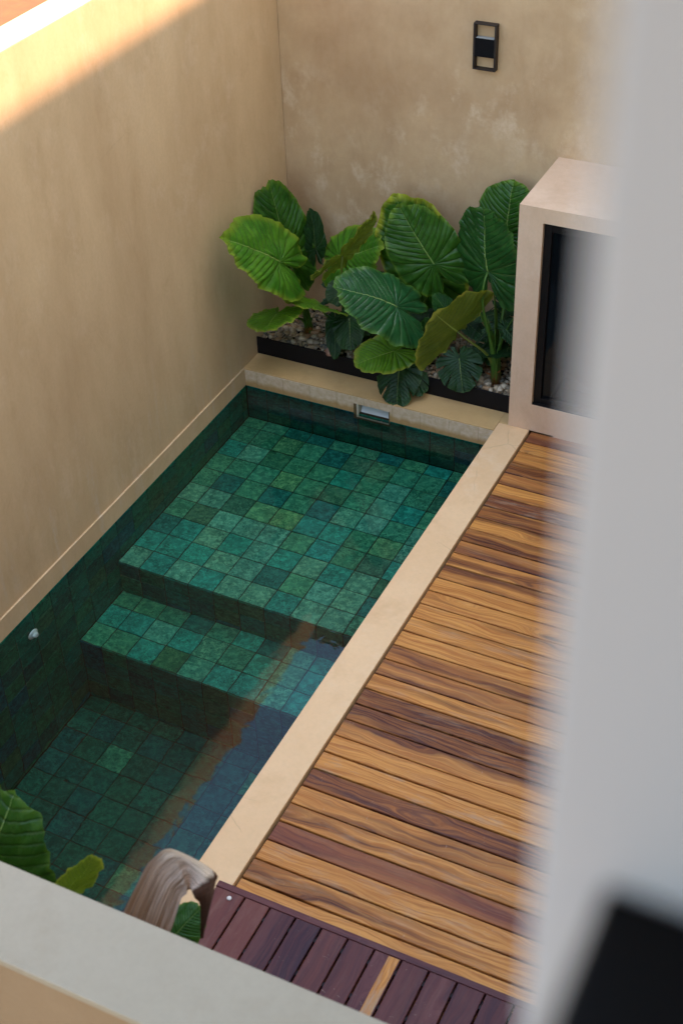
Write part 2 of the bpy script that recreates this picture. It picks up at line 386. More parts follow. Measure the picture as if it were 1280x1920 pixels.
# left garden wall: tall plaster wall, low plinth band under it
wl = thing('garden_wall', 'long ochre plaster wall on the left with its top edge in sunlight', 'wall', (-.13, -2, 0))
o = boxes('wall_body', [(-.255, -6.6, -3.0, -.016, 9, 3.286)], M['wall_left'], None, .006); o.parent = wl; o.matrix_parent_inverse = Matrix.Translation((.13, 2, 0))
def par(o, root):
    o.parent = root; o.matrix_parent_inverse = Matrix.Translation(-Vector(root.location)); return o
par(boxes('plinth', [(-.010, -5.0, -.155, .0, 0, 0), (-.0155, -5.0, -.156, -.010, -.001, -.001)], M['wall_left'], None, .003), wl)
wb = thing('garden_wall', 'mottled ochre plaster wall at the back, carrying the black wall lamp', 'wall', (2.5, .95, 0))
par(boxes('wall_body', [(-.015, YB, -3.0, 6.0, YB + .22, 3.36)], M['wall_back'], None, .006), wb)
# neighbour's roof beyond the left wall
nb = boxes('neighbour_roof', [(-12, -9, -3, -.30, 12, 3.12)], M['terracotta']); tag(nb, 'sunlit terracotta coloured roof terrace beyond the left wall', 'roof')
# tall house on the right whose shadow falls over the courtyard
hs = thing('house', 'tall rendered house rising on the right of the courtyard', 'house', (8, 0, 0))
par(boxes('wall', [(5.8, -14, -3, 11, 10, 12.27)], M['house'], None, .01), hs)
par(boxes('added_shade_slab', [(3.4, -10.4, 6.95, 5.795, -7.3, 7.15)], M['house'], None, .01), hs)  # unseen slab added over the camera to cut skylight on column and parapet
# floor slab under deck and benches (dark void below the boards)
sl = boxes('sub_floor', [(W + .10, -6.1, -3.0, 5.8, YX + .3, -.12), (-.01, -5.78, -3.0, W + .10, -5.005, -.05)], M['concrete']); tag(sl, kind='structure')

# pool shell (grout coloured mortar bed) with single tiles on it
def structure(name, bs, mat, bevel=0.):
    return tag(boxes(name, bs, mat, None, bevel), kind='structure')
ZS, ZT, ZD = -.70, -1.155, -2.0
YS, YT = -1.925, -2.475
TT = .007
shelf = structure('pool_shelf', [(0, YS, -3.0, W, 0, ZS - TT)], M['grout'])
step = structure('pool_step', [(0, YT, -3.0, W, YS - .001, ZT - TT)], M['grout'])
deep = structure('pool_floor', [(0, -5.0, -3.0, W, YT - .001, ZD - TT)], M['grout'])
pwl = structure('pool_wall_left', [(-.014, -5.0, -3.0, -.0075, -.001, -.158)], M['grout'])
pwb = structure('pool_wall_back', [(-.014, .0075, -3.0, W + .0, .05, -.158)], M['grout'])
pwr = structure('pool_wall_right', [(W + .0075, -5.0, -3.0, W + .099, .0075, -.158)], M['grout'])
pwn = structure('pool_wall_near', [(-.014, -5.004, -3.0, W, -5.0005, -.158)], M['grout'])

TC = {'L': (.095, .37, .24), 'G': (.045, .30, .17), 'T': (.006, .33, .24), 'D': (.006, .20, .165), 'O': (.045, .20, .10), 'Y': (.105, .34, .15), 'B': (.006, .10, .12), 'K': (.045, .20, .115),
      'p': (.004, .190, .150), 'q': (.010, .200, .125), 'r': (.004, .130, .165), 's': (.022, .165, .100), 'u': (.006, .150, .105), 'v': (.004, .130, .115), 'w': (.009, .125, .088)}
_tm = {}
def tile_mesh(w, h, ax):
    k = (round(w, 4), round(h, 4), ax)
    if k in _tm: return _tm[k]
    c = .0015; t = TT - .0015
    a, b = w / 2, h / 2
    V = [(-a, -b, 0), (a, -b, 0), (a, b, 0), (-a, b, 0), (-a, -b, t - c), (a, -b, t - c), (a, b, t - c), (-a, b, t - c), (-a+c, -b+c, t), (a-c, -b+c, t), (a-c, b-c, t), (-a+c, b-c, t)]
    if ax == 'x': V = [(z, x, y) for x, y, z in V]          # face towards +x
    if ax == '-x': V = [(-z, -x, y) for x, y, z in V]
    if ax == '-y': V = [(x, -z, y) for x, y, z in V]        # face towards -y
    if ax == 'y': V = [(-x, z, y) for x, y, z in V]
    F = [(0, 1, 5, 4), (1, 2, 6, 5), (2, 3, 7, 6), (3, 0, 4, 7), (4, 5, 9, 8), (5, 6, 10, 9), (6, 7, 11, 10), (7, 4, 8, 11), (8, 9, 10, 11)]
    me = bpy.data.meshes.new('tile'); me.from_pydata(V, [], F); me.update(); me.materials.append(M['tile']); _tm[k] = me
    return me
def put_tile(parent, loc, w, h, ax, code, jit=.0006):
    o = bpy.data.objects.new('tile', tile_mesh(w, h, ax)); link(o, parent)
    o.location = (loc[0] + R.uniform(-jit, jit), loc[1] + R.uniform(-jit, jit), loc[2] + R.uniform(-jit, jit))
    o.rotation_euler = (R.uniform(-.004, .004), R.uniform(-.004, .004), R.uniform(-.006, .006))
    c = TC[code]; f = R.uniform(.90, 1.10); h_ = R.uniform(-.04, .04)
    o.color = (max(.004, c[0] * f * (1 + 4*h_)), c[1] * f, max(.004, c[2] * f * (1 - 2*h_)), 1)
    return o
G = .0075
XS = [0.0] + [.175 + .2 * k for k in range(10)] + [W]
XS = [x for x in XS if x <= W]
SHELF = ['LTLTLLTLLGL', 'TTTLLDGLLDL', 'DTLTLTLTLOL', 'GKLLLGTGKTL', 'LLKYYTTGYLO', 'GDGDGDLLGLG', 'GGGYGKGLTGG', 'TLOGGTGLGKL', 'GGYGDKGGGDG', 'GGDDGGDGTGG']
STEP = ['GGTOLTTLTGL', 'TTLTLGTLTTG', 'GGGDGTDLTTB']
def pick(w): return R.choice(w)
def rows(y0, y1):          # rows of tiles laid from the front edge y0 back to y1
    r = []; y = y0
    while y < y1 - .02: r.append((y, min(y + .2, y1))); y += .2
    return r
def floor_tiles(parent, y0, y1, z, codes):
    for j, (a, b) in enumerate(rows(y0, y1)):
        for i in range(len(XS) - 1):
            if XS[i+1] - XS[i] < .03: continue
            cd = codes(i, j)
            put_tile(parent, ((XS[i] + XS[i+1]) / 2, (a + b) / 2, z - TT), XS[i+1] - XS[i] - G, b - a - G, 'z', cd)
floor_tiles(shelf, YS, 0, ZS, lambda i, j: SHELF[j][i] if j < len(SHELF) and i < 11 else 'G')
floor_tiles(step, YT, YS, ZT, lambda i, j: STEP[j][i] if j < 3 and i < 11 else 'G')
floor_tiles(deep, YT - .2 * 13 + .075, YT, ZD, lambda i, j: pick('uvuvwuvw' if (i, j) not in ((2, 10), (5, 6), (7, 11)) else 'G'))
def wall_cols(z0, z1):     # courses laid downwards from the top edge
    r = []; z = z1
    while z > z0 + .02: r.append((max(z - .2, z0), z)); z -= .2
    return r
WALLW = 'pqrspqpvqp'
for i in range(len(XS) - 1):
    xm, w = (XS[i] + XS[i+1]) / 2, XS[i+1] - XS[i] - G
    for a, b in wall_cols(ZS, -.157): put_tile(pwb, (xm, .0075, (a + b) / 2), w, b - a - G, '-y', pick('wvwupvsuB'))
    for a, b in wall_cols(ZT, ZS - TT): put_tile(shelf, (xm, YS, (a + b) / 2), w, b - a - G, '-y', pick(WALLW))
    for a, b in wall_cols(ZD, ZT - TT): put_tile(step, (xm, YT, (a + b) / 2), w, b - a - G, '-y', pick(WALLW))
y = 0.; yb = -.073
ys = [0.] + [-.073 - .2 * k for k in range(25)]
for i in range(len(ys) - 1):
    b, a = ys[i], ys[i+1]
    if a < -4.9: break
    zf = ZS if a > YS else (ZT if a > YT else ZD)
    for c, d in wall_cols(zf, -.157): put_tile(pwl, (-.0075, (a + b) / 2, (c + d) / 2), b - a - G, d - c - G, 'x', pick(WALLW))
# the wall under the right-hand coping is seen only from other viewpoints: its tiles are one piece
V = []; F = []
for i in range(24):
    for c, d in wall_cols(ZD, -.157):
        b0 = len(V); ya = -.073 - .2 * i - .2 + G / 2; yb_ = -.073 - .2 * i - G / 2; X = W + .0015
        V += [(X, ya, c + G/2), (X, yb_, c + G/2), (X, yb_, d - G/2), (X, ya, d - G/2), (X + .006, ya, c + G/2), (X + .006, yb_, c + G/2), (X + .006, yb_, d - G/2), (X + .006, ya, d - G/2)]
        F += [(b0, b0+3, b0+2, b0+1), (b0, b0+1, b0+5, b0+4), (b0+1, b0+2, b0+6, b0+5), (b0+2, b0+3, b0+7, b0+6), (b0+3, b0, b0+4, b0+7)]
o = mesh('tile', V, F, M['tile'], pwr); o.color = (.02, .10, .09, 1); o['kind'] = 'stuff'

# water body
wt = structure('water', [(-.011, -5.002, ZD - .03, W + .012, .012, ZW)], M['water'])

# coping and bench
cp = structure('pool_coping', [(W, -5.2, -.156, 2.3176, YX - .0005, 0)], M['coping'], .006)
bn = tag(boxes('pool_bench', [(-.0145, .0, -.010, W - .0005, YB - .0005, 0.), (W - .0005, YX, -.156, XB + .35, YB - .0005, 0.)], M['bench'], None, .004), kind='structure')
# stained vertical face of the bench, cut round the skimmer mouth
fx0, fx1, fz0, fz1 = .945, 1.243, -.235, -.072
bf = boxes('stained_face', [(0.0, -.0015, -.156, fx0, .12, -.0101), (fx1, -.0015, -.156, W, .12, -.0101), (fx0, -.0015, fz1, fx1, .12, -.0101)], M['bench_face'], bn)

# skimmer mouth
sk = thing('skimmer', 'small rectangular pool skimmer opening with pale flap under the back bench', 'skimmer', (1.09, 0, -.15))
FR = [(fx0, -.006, fz0, fx0 + .022, .02, fz1), (fx1 - .004, -.004, fz0, fx1 + .004, .02, fz1), (fx0 + .022, -.006, fz0, fx1 - .004, .02, fz0 + .024)]
par(boxes('frame', FR, M['brown_frame'], None, .002), sk)
par(boxes('rim', [(fx0 + .0225, -.002, fz0 + .0245, fx0 + .040, .10, fz1 - .001), (fx0 + .0405, -.002, fz0 + .0245, fx1 - .0045, .014, fz0 + .042)], M['cream'], None, .0015), sk)
fl = mesh('flap', [(fx0 + .045, .012, fz0 + .050), (fx1 - .006, .012, fz0 + .050), (fx1 - .006, .085, fz1 - .002), (fx0 + .045, .085, fz1 - .002), (fx0 + .045, .018, fz0 + .044), (fx1 - .006, .018, fz0 + .044), (fx1 - .006, .091, fz1 - .008), (fx0 + .045, .091, fz1 - .008)],
          [(0, 1, 2, 3), (7, 6, 5, 4), (0, 4, 5, 1), (1, 5, 6, 2), (2, 6, 7, 3), (3, 7, 4, 0)], M['flap']); par(fl, sk)
par(boxes('housing', [(fx0 + .001, .121, -.24, fx1 - .001, .128, -.071), (fx0 + .041, .03, fz0, fx1 - .001, .12, fz0 + .02)], M['dark_inside'], None), sk)

# return fitting in left pool wall
rf = thing('return_fitting', 'white round return fitting set in the dark tiles of the left pool wall', 'pool fitting', (0, -2.916, -.435))
def lathe(name, prof, mat, parent, n=32):
    V = []; F = []
    for (r, h) in prof:
        for k in range(n): t = 2*math.pi*k/n; V.append((h, r*math.cos(t), r*math.sin(t)))
    for i in range(len(prof)-1):
        for k in range(n): k2 = (k+1) % n; F.append((i*n+k, i*n+k2, (i+1)*n+k2, (i+1)*n+k))
    F.append(tuple((len(prof)-1)*n+k for k in range(n)))
    return mesh(name, V, F, mat, parent, True)
lathe('flange', [(.045, .0005), (.047, .006), (.043, .012), (.030, .016), (.026, .017)], M['white_plastic'], rf)
lathe('nozzle', [(.026, .0172), (.024, .030), (.017, .040), (.011, .041), (.010, .030)], M['white_plastic'], rf)
lathe('nozzle_hole', [(.0098, .031), (.004, .0312)], M['dark_inside'], rf)

# planter edging, soil, gravel
pl = thing('planter', 'black steel edged planting bed full of river pebbles along the back wall', 'planter', (1.05, .5, 0))
par(boxes('edging', [(-.0145, .2399, .0005, XB - .001, .252, .150)], M['planter_black'], None, .0015), pl)
par(boxes('soil', [(-.0145, .2525, .0005, XB - .001, YB - .001, .085)], M['soil'], None), pl)
def ico():
    t = (1 + 5**.5) / 2
    v = [(-1, t, 0), (1, t, 0), (-1, -t, 0), (1, -t, 0), (0, -1, t), (0, 1, t), (0, -1, -t), (0, 1, -t), (t, 0, -1), (t, 0, 1), (-t, 0, -1), (-t, 0, 1)]
    v = [Vector(p).normalized() for p in v]
    f = [(0, 11, 5), (0, 5, 1), (0, 1, 7), (0, 7, 10), (0, 10, 11), (1, 5, 9), (5, 11, 4), (11, 10, 2), (10, 7, 6), (7, 1, 8), (3, 9, 4), (3, 4, 2), (3, 2, 6), (3, 6, 8), (3, 8, 9), (4, 9, 5), (2, 4, 11), (6, 2, 10), (8, 6, 7), (9, 8, 1)]
    c = {}; nf = []
    def m(a, b):
        k = (min(a, b), max(a, b))
        if k not in c: v.append(((v[a] + v[b]) / 2).normalized()); c[k] = len(v) - 1
        return c[k]
    for a, b, d in f:
        ab, bd, da = m(a, b), m(b, d), m(d, a); nf += [(a, ab, da), (b, bd, ab), (d, da, bd), (ab, bd, da)]
    return v, nf
IV, IF = ico()
TONES = [(.55, .44, .28), (.46, .34, .20), (.30, .25, .17), (.16, .16, .13), (.60, .52, .37), (.44, .28, .15), (.36, .29, .19), (.66, .56, .40)]
def pebble_verts(c, r):
    sx, sy, sz = r * R.uniform(.8, 1.35), r * R.uniform(.75, 1.1), r * R.uniform(.45, .8)
    rot = Matrix.Rotation(R.uniform(0, 6.28), 3, 'Z') @ Matrix.Rotation(R.uniform(-.5, .5), 3, 'X')
    ph = Vector((R.uniform(0, 99), R.uniform(0, 99), R.uniform(0, 99)))
    return [Vector(c) + rot @ Vector((p.x * sx, p.y * sy, p.z * sz)) * (1 + .28 * mnoise.noise(p * 1.1 + ph)) for p in IV]
def pebble_obj(name, groups, parent):
    V = []; F = []; T = []
    for c, r, tone in groups:
        b = len(V); V += pebble_verts(c, r); F += [(a + b, d + b, e + b) for a, d, e in IF]
        T += [(*tone, 1)] * len(IV)
    o = mesh(name, V, F, M['pebble'], None, True)
    at = o.data.color_attributes.new('tone', 'FLOAT_COLOR', 'POINT'); at.data.foreach_set('color', [q for t in T for q in t])
    return par(o, parent)
def tone():
    c = R.choice(TONES); f = R.uniform(.8, 1.15); return tuple(q * f for q in c)
gv = []
for k in range(3600):
    x, y_ = R.uniform(.0, XB - .02), R.uniform(.262, YB - .015)
    gv.append(((x, y_, .094 + .028 * R.random() + .02 * (y_ - .25)), R.choice((.009, .012, .015, .020)), tone()))
o = pebble_obj('gravel', gv, pl); o['kind'] = 'stuff'
big = []
for k in range(70):
    x = R.uniform(.03, .66) if k < 42 else R.uniform(1.75, XB - .04)
    y_ = R.uniform(.275, .62 if k < 42 else .5)
    big.append(((x, y_, .128 + .01 * R.random()), R.uniform(.021, .034), tone()))
for b_ in big: pebble_obj('pebble', [b_], pl)
pebble_obj('pebble', [((.63, .285, .15), .055, (.42, .24, .17))], pl)['label'] = 'large pinkish rock'
st = pebble_obj('stone', [((1.10, .222, .006), .03, (.62, .52, .38))], thing('flat_stone', 'flat pale stone lying on the bench against the black edging', 'stone', (1.10, .222, 0)))

# wall lamp
lp = thing('wall_lamp', 'black rectangular open frame wall lamp with solid centre on the back wall', 'wall lamp', (1.6, YB, 2.48))
lx0, lx1, lz0, lz1, lyf = 1.511, 1.676, 2.322, 2.640, YB - .052
bar = .013
par(boxes('lamp_frame', [(lx0, lyf, lz0, lx0 + bar, YB - .001, lz1), (lx1 - bar, lyf, lz0, lx1, YB - .001, lz1), (lx0 + bar, lyf, lz1 - bar * .6, lx1 - bar, YB - .001, lz1), (lx0 + bar, lyf, lz0, lx1 - bar, YB - .001, lz0 + bar * .6)], M['bronze_metal'], None, .001), lp)
par(boxes('lamp_body', [(lx0 + bar + .0005, lyf - .001, 2.415, lx1 - bar - .0005, YB - .001, 2.540)], M['matte_black'], None, .001), lp)
par(boxes('lamp_lens', [(lx0 + bar + .006, lyf + .006, 2.5402, lx1 - bar - .006, YB - .008, 2.5425)], simple('frosted lens', (.35, .36, .33), .4), None), lp)

# plaster block with black framed window
bx = thing('plaster_block', 'pale pink plaster block with black framed window standing beside the deck', 'low building', (3.6, .5, 0))
H = 1.770; dx0, dx1, dz0, dz1 = 2.322, 4.6, .222, 1.663
par(boxes('wall', [(XB, YX, .0005, dx0, YB - .001, H), (dx0, YX, .0005, dx1, YB - .001, dz0), (dx0, YX, dz1, dx1, YB - .001, H), (dx1, YX, .0005, 5.0, YB - .001, H), (XB, YX, -.2, 5.0, YB - .001, .0005)], M['box'], None, 0), bx)
wf = par(boxes('window_frame', [(dx0 + .001, YX + .03, dz0 + .001, dx0 + .055, YX + .09, dz1 - .001), (dx1 - .055, YX + .03, dz0 + .001, dx1 - .001, YX + .09, dz1 - .001), (dx0 + .055, YX + .03, dz0 + .001, dx1 - .055, YX + .09, dz0 + .05), (dx0 + .055, YX + .03, dz1 - .07, dx1 - .055, YX + .09, dz1 - .001), (3.43, YX + .025, dz0 + .05, 3.49, YX + .085, dz1 - .07)], M['black_metal'], None, .002), bx)
boxes('pane', [(dx0 + .0555, YX + .055, dz0 + .0505, 3.4295, YX + .062, dz1 - .0705), (3.4905, YX + .055, dz0 + .0505, dx1 - .0555, YX + .062, dz1 - .0705)], M['dark_glass'], wf)
par(boxes('sill', [(dx0 + .002, YX + .004, dz0 + .0005, dx1 - .002, YX + .029, dz0 + .010)], M['black_metal'], None, .001), bx)
par(boxes('backing', [(dx0 + .001, YX + .30, dz0, dx1 - .001, YX + .31, dz1)], M['dark_inside'], None), bx)

# ---------------------------------------------------------------- deck boards
dk = structure('deck', [(2.40, -6.0, -.119, 2.46, YX - .01, -.052), (3.2, -6.0, -.119, 3.26, YX - .01, -.052), (4.0, -6.0, -.119, 4.06, YX - .01, -.052), (4.9, -6.0, -.119, 4.96, YX - .01, -.052)], M['dark_inside'])
P = .1358
TONE = [(.75, .5, 0), (.45, .0, .1), (.40, .1, 0), (.72, .1, .1), (.5, .35, 0), (.15, .0, 0), (.95, .35, .35), (.5, .2, 0), (.4, .0, 0), (.75, .1, 0), (.55, .25, .1), (.5, .1, 0), (.62, .1, 0), (.12, .0, 0), (.35, .05, 0), (.3, .0, .05), (.45, .0, .3), (.25, .05, 0), (.5, .2, 0), (.6, .3, 0), (.3, 0, .3), (.62, .1, .15), (.72, .1, .1), (.6, .15, 0), (.15, 0, .05), (.08, 0, .55), (.95, .25, 0), (.42, .1, 0), (.42, .1, .3), (.7, .85, .05), (.35, .05, .3), (.45, .05, .25), (.12, 0, .05), (.3, 0, .2), (.5, .1, 0), (.6, .2, 0), (.3, 0, 0), (.5, .1, .2), (.4, 0, 0), (.6, .3, 0), (.3, .1, 0), (.5, 0, 0), (.4, 0, .2), (.6, .1, 0), (.4, 0, 0)]
_bm = {}
def board_mesh(Lx, Ly, T_, key, mat, along='x'):
    k = (round(Lx, 3), round(Ly, 4), T_, key)
    if k in _bm: return _bm[k]
    a, b = Lx / 2, Ly / 2; c = .003
    V = [(-a, -b, -T_), (a, -b, -T_), (a, b, -T_), (-a, b, -T_), (-a, -b, -c), (a, -b, -c), (a, b, -c), (-a, b, -c), (-a + c, -b + c, 0), (a - c, -b + c, 0), (a - c, b - c, 0), (-a + c, b - c, 0)]
    F = [(3, 2, 1, 0), (0, 1, 5, 4), (1, 2, 6, 5), (2, 3, 7, 6), (3, 0, 4, 7), (4, 5, 9, 8), (5, 6, 10, 9), (6, 7, 11, 10), (7, 4, 8, 11), (8, 9, 10, 11)]
    me = bpy.data.meshes.new('board'); me.from_pydata(V, [], F); me.update(); me.materials.append(mat); _bm[k] = me; return me
for k in range(44):
    y1 = YX + .007 if k == 0 else -.017 - P * (k - 1)
    y0 = -.017 - P * k
    gap = R.choice((.009, .010, .010, .011, .012, .014)) if k else .004
    o = bpy.data.objects.new('board', board_mesh(3.44, y1 - y0 - gap, .022, 'd%d' % k, M['deck'])); link(o, dk)
    o.location = (2.329 + R.uniform(0, .004) + 1.72, (y0 + y1) / 2, -.016 + R.uniform(-.0012, .0012)); o.rotation_euler = (R.uniform(-.003, .003), 0, R.uniform(-.0008, .0008) * (k > 0))
    t = TONE[k]; o.color = (t[0], t[1], t[2], 1)
    if k > 42: break

# raised slatted platform
pf = thing('platform', 'low slatted platform of dark purple-brown timber laid over the deck', 'platform', (3.4, -5.0, 0))
def mk_board(name, x0, y0, x1, y1, z, T_, mat, parent, t, turn=False):
    Lx, Ly = x1 - x0, y1 - y0
    if turn: me = board_mesh(Ly, Lx, T_, 'p' + mat.name, mat)
    else: me = board_mesh(Lx, Ly, T_, 'p' + mat.name, mat)
    o = bpy.data.objects.new(name, me); link(o); o.location = ((x0 + x1) / 2, (y0 + y1) / 2, z)
    if turn: o.rotation_euler = (0, 0, math.pi / 2)
    o.color = (*t, 1); return par(o, parent)
mk_board('front_rail', 2.258, -4.365, 5.2, -4.327, .042, .036, M['purple'], pf, (.5, .15, 0))
PT = [(.35, .55, .15), (.3, .6, .1), (.75, .2, 0), (.85, .05, 0), (.6, .35, 0), (.65, .3, 0), (.5, .1, .0), (.6, .3, 0), (.6, .2, 0), (.7, .25, 0), (.75, .2, 0), (.6, .3, 0), (.7, .3, 0), (.6, .2, 0), (.7, .3, 0), (.6, .2, 0), (.7, .3, 0), (.6, .2, 0), (.7, .3, 0), (.6, .3, 0)]
for i in range(20):
    x0 = 2.262 if i == 0 else 2.430 + .1447 * (i - 1) + .005
    x1 = 2.430 + .1447 * i - .005
    s = mk_board('slat', x0, -5.7, x1, -4.3665, .041 + R.uniform(-.0012, .0012), .022, M['purple'], pf, PT[i], True)
    if i == 6:
        s['label'] = 'slat with a pale sapwood stripe'
        inl = mk_board('sapwood_stripe', x1 - .062, -5.698, x1 - .006, -4.370, .0418, .0008, M['deck'], pf, (.0, 0, .9), True)
sp = []
for i in range(19):
    x = 2.430 + .1447 * i
    for yy_ in (-4.44, -4.64, -4.86, -5.08, -5.3): sp.append((x - .011, yy_ - .011, .0, x + .011, yy_ + .011, .034))
_sp = None
for s_ in sp:
    if _sp is None: o = boxes('spacer', [s_], M['black_metal']); _sp = (o, s_)
    else:
        o = _sp[0].copy(); o.parent = None; COL.objects.link(o); o.location = (s_[0] - _sp[1][0], s_[1] - _sp[1][1], 0)
    par(o, pf)
par(boxes('joist', [(2.27, y_ - .025, -.0155, 5.1, y_ + .025, .018) for y_ in (-4.42, -5.0, -5.6)], M['black_metal'], None), pf)
ws = lathe('white_cap', [(.013, 0), (.013, .003), (.009, .006)], M['white_stone'], None, 16); ws.rotation_euler = (0, -math.pi / 2, 0); ws.location = (2.360, -4.406, .0425)
tag(ws, 'small round white cap on the first slat of the purple platform', 'cap')

# near parapet
pp = thing('parapet_wall', 'pale cement topped parapet wall crossing the lower left foreground', 'parapet', (2.5, -5.95, 0))
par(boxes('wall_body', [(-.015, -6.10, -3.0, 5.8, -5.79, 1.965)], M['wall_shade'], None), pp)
par(boxes('cap', [(-.015, -6.112, 1.9655, 5.8, -5.782, 2.0)], M['parapet'], None, .006, 3), pp)
# near column / window jamb
cl = boxes('house_wall', [(4.8515, -7.67, 3.2, 5.79, -7.52, 9.0)], M['white_wall'], None, .004); tag(cl, 'blurred white painted wall close to the camera on the right', 'wall')
sb = thing('window_ledge', 'blurred black ledge at lower right, fixed to the white wall', 'ledge', (5.1, -7.8, 5.58))
par(boxes('ledge_top', [(4.881, -8.2, 5.555, 5.6, -7.6705, 5.583)], M['matte_black'], None, .003), sb)
par(boxes('bracket', [(5.25, -8.0, 5.45, 5.28, -7.6705, 5.5545)], M['black_metal'], None, .002), sb)

# ---------------------------------------------------------------- plants
ROOTS={'A': (0.33, 0.5, 0.1), 'A2': (0.66, 0.46, 0.1), 'B': (1.18, 0.5, 0.1), 'C': (1.93, 0.42, 0.12), 'D': (0.86, 0.4, 0.1), 'M1': (1.3, 0.36, 0.1), 'M2': (1.66, 0.38, 0.1), 'F': (1.85, -5.62, 0.05), 'F2': (2.7, -5.62, 0.05), 'N': (0.6, 0.62, 0.1)}
LEAVES=[
 ('A', 'bright', (0.334, 0.08, 0.969), (-0.232, -0.715, 0.66), (0.306, -0.697, -0.648), 0.616, 0.259, 1.0),
 ('A', 'mid', (0.197, 0.45, 0.803), (-0.106, -0.138, 0.985), (-0.774, -0.611, -0.169), 0.651, 0.198, 1.0),
 ('A', 'lime', (0.254, 0.12, 0.489), (0.164, -0.974, 0.156), (0.958, 0.195, 0.211), 0.308, 0.195, 1.0),
 ('N', 'dark', (0.349, 0.62, 0.805), (-0.028, -0.057, 0.998), (-0.618, -0.784, -0.062), 0.35, 0.087, 0.7),
 ('A2', 'olive', (0.78, 0.22, 1.05), (0.599, -0.181, 0.78), (-0.518, -0.83, 0.206), 0.553, 0.089, 1.35),
 ('A2', 'bright', (0.598, 0.56, 0.805), (0.783, -0.278, 0.557), (-0.313, 0.598, 0.738), 0.504, 0.214, 1.0),
 ('A2', 'lime', (0.525, 0.3, 0.528), (-0.6, -0.673, 0.432), (0.795, -0.558, 0.236), 0.268, 0.301, 1.0),
 ('B', 'blue', (1.3, 0.02, 0.845), (-0.526, -0.612, 0.591), (0.333, -0.788, -0.518), 0.523, 0.247, 1.1),
 ('B', 'edge', (1.286, 0.6, 0.815), (-0.343, -0.119, 0.932), (-0.842, -0.402, -0.361), 0.67, 0.272, 1.0),
 ('B', 'mid', (1.417, 0.42, 1.01), (-0.474, -0.194, 0.859), (-0.788, -0.341, -0.512), 0.516, 0.245, 0.9),
 ('B', 'lime', (1.258, 0.06, 0.439), (-0.566, -0.824, 0.015), (0.717, -0.501, -0.485), 0.34, 0.15, 1.0),
 ('C', 'deep', (1.855, 0.36, 1.07), (-0.137, -0.04, 0.99), (-0.918, 0.382, -0.112), 0.505, 0.288, 1.0),
 ('C', 'mid', (1.871, 0.66, 1.213), (0.014, 0.096, 0.995), (-0.993, 0.117, 0.002), 0.418, 0.244, 0.9),
 ('C', 'olive', (1.699, 0.2, 0.631), (-0.037, -0.744, 0.667), (-0.497, -0.565, -0.658), 0.403, 0.349, 0.3),
 ('B', 'deep', (1.562, 0.38, 0.633), (-0.481, -0.192, 0.855), (-0.462, -0.774, -0.434), 0.208, 0.081, 0.9),
 ('B', 'deep', (1.47, 0.3, 0.492), (-0.131, -0.488, 0.863), (-0.384, -0.778, -0.498), 0.205, 0.065, 0.9),
 ('D', 'dark', (0.781, 0.3, 0.476), (0.39, -0.833, -0.394), (0.912, 0.29, 0.289), 0.288, 0.123, 0.7),
 ('D', 'dark', (0.637, 0.34, 0.401), (0.327, -0.711, -0.623), (0.886, 0.46, -0.06), 0.31, 0.069, 0.5),
 ('D', 'dark', (0.666, 0.5, 0.602), (-0.302, -0.933, -0.198), (0.94, -0.256, -0.226), 0.193, 0.122, 0.8),
 ('M1', 'mon', (1.255, 0.16, 0.268), (0.147, -0.543, -0.827), (0.988, 0.122, 0.096), 0.332, 0.164, 0.5),
 ('M1', 'mon', (1.315, 0.24, 0.198), (0.635, -0.597, -0.491), (0.768, 0.558, 0.315), 0.235, 0.096, 0.5),
 ('M2', 'mon', (1.678, 0.3, 0.339), (0.31, -0.466, -0.829), (0.95, 0.173, 0.258), 0.257, 0.163, 0.6),
 ('F', 'fore', (2.039, -5.62, 1.32), (0.139, 0.285, 0.948), (-0.982, 0.164, 0.094), 0.561, 0.331, 1.0),
 ('F', 'olive', (2.494, -5.62, 1.667), (0.533, 0.347, 0.772), (-0.383, -0.714, 0.586), 0.231, 0.09, 0.6),
 ('F2', 'mid', (2.815, -5.42, 1.342), (0.441, 0.668, 0.6), (-0.895, 0.38, 0.235), 0.15, 0.082, 0.7),
]
DRIED=[((2.623, -5.57, 1.342), (2.821, -5.55, 1.331)), ((2.692, -5.55, 1.582), (2.883, -5.53, 1.564)), ((2.778, -5.52, 1.807), (2.916, -5.5, 1.679)), ((2.831, -5.5, 1.908), (2.932, -5.48, 1.728)), ((2.895, -5.5, 2.0), (2.952, -5.48, 1.765)), ((2.995, -5.52, 2.062), (2.95, -5.46, 1.751)), ((3.147, -5.58, 2.123), (2.999, -5.52, 1.85)), ((3.164, -5.6, 2.075), (3.029, -5.54, 1.852)), ((3.152, -5.6, 1.998), (3.044, -5.54, 1.826)), ((3.107, -5.59, 1.836), (3.031, -5.53, 1.721)), ((3.06, -5.58, 1.674), (3.011, -5.52, 1.569))]

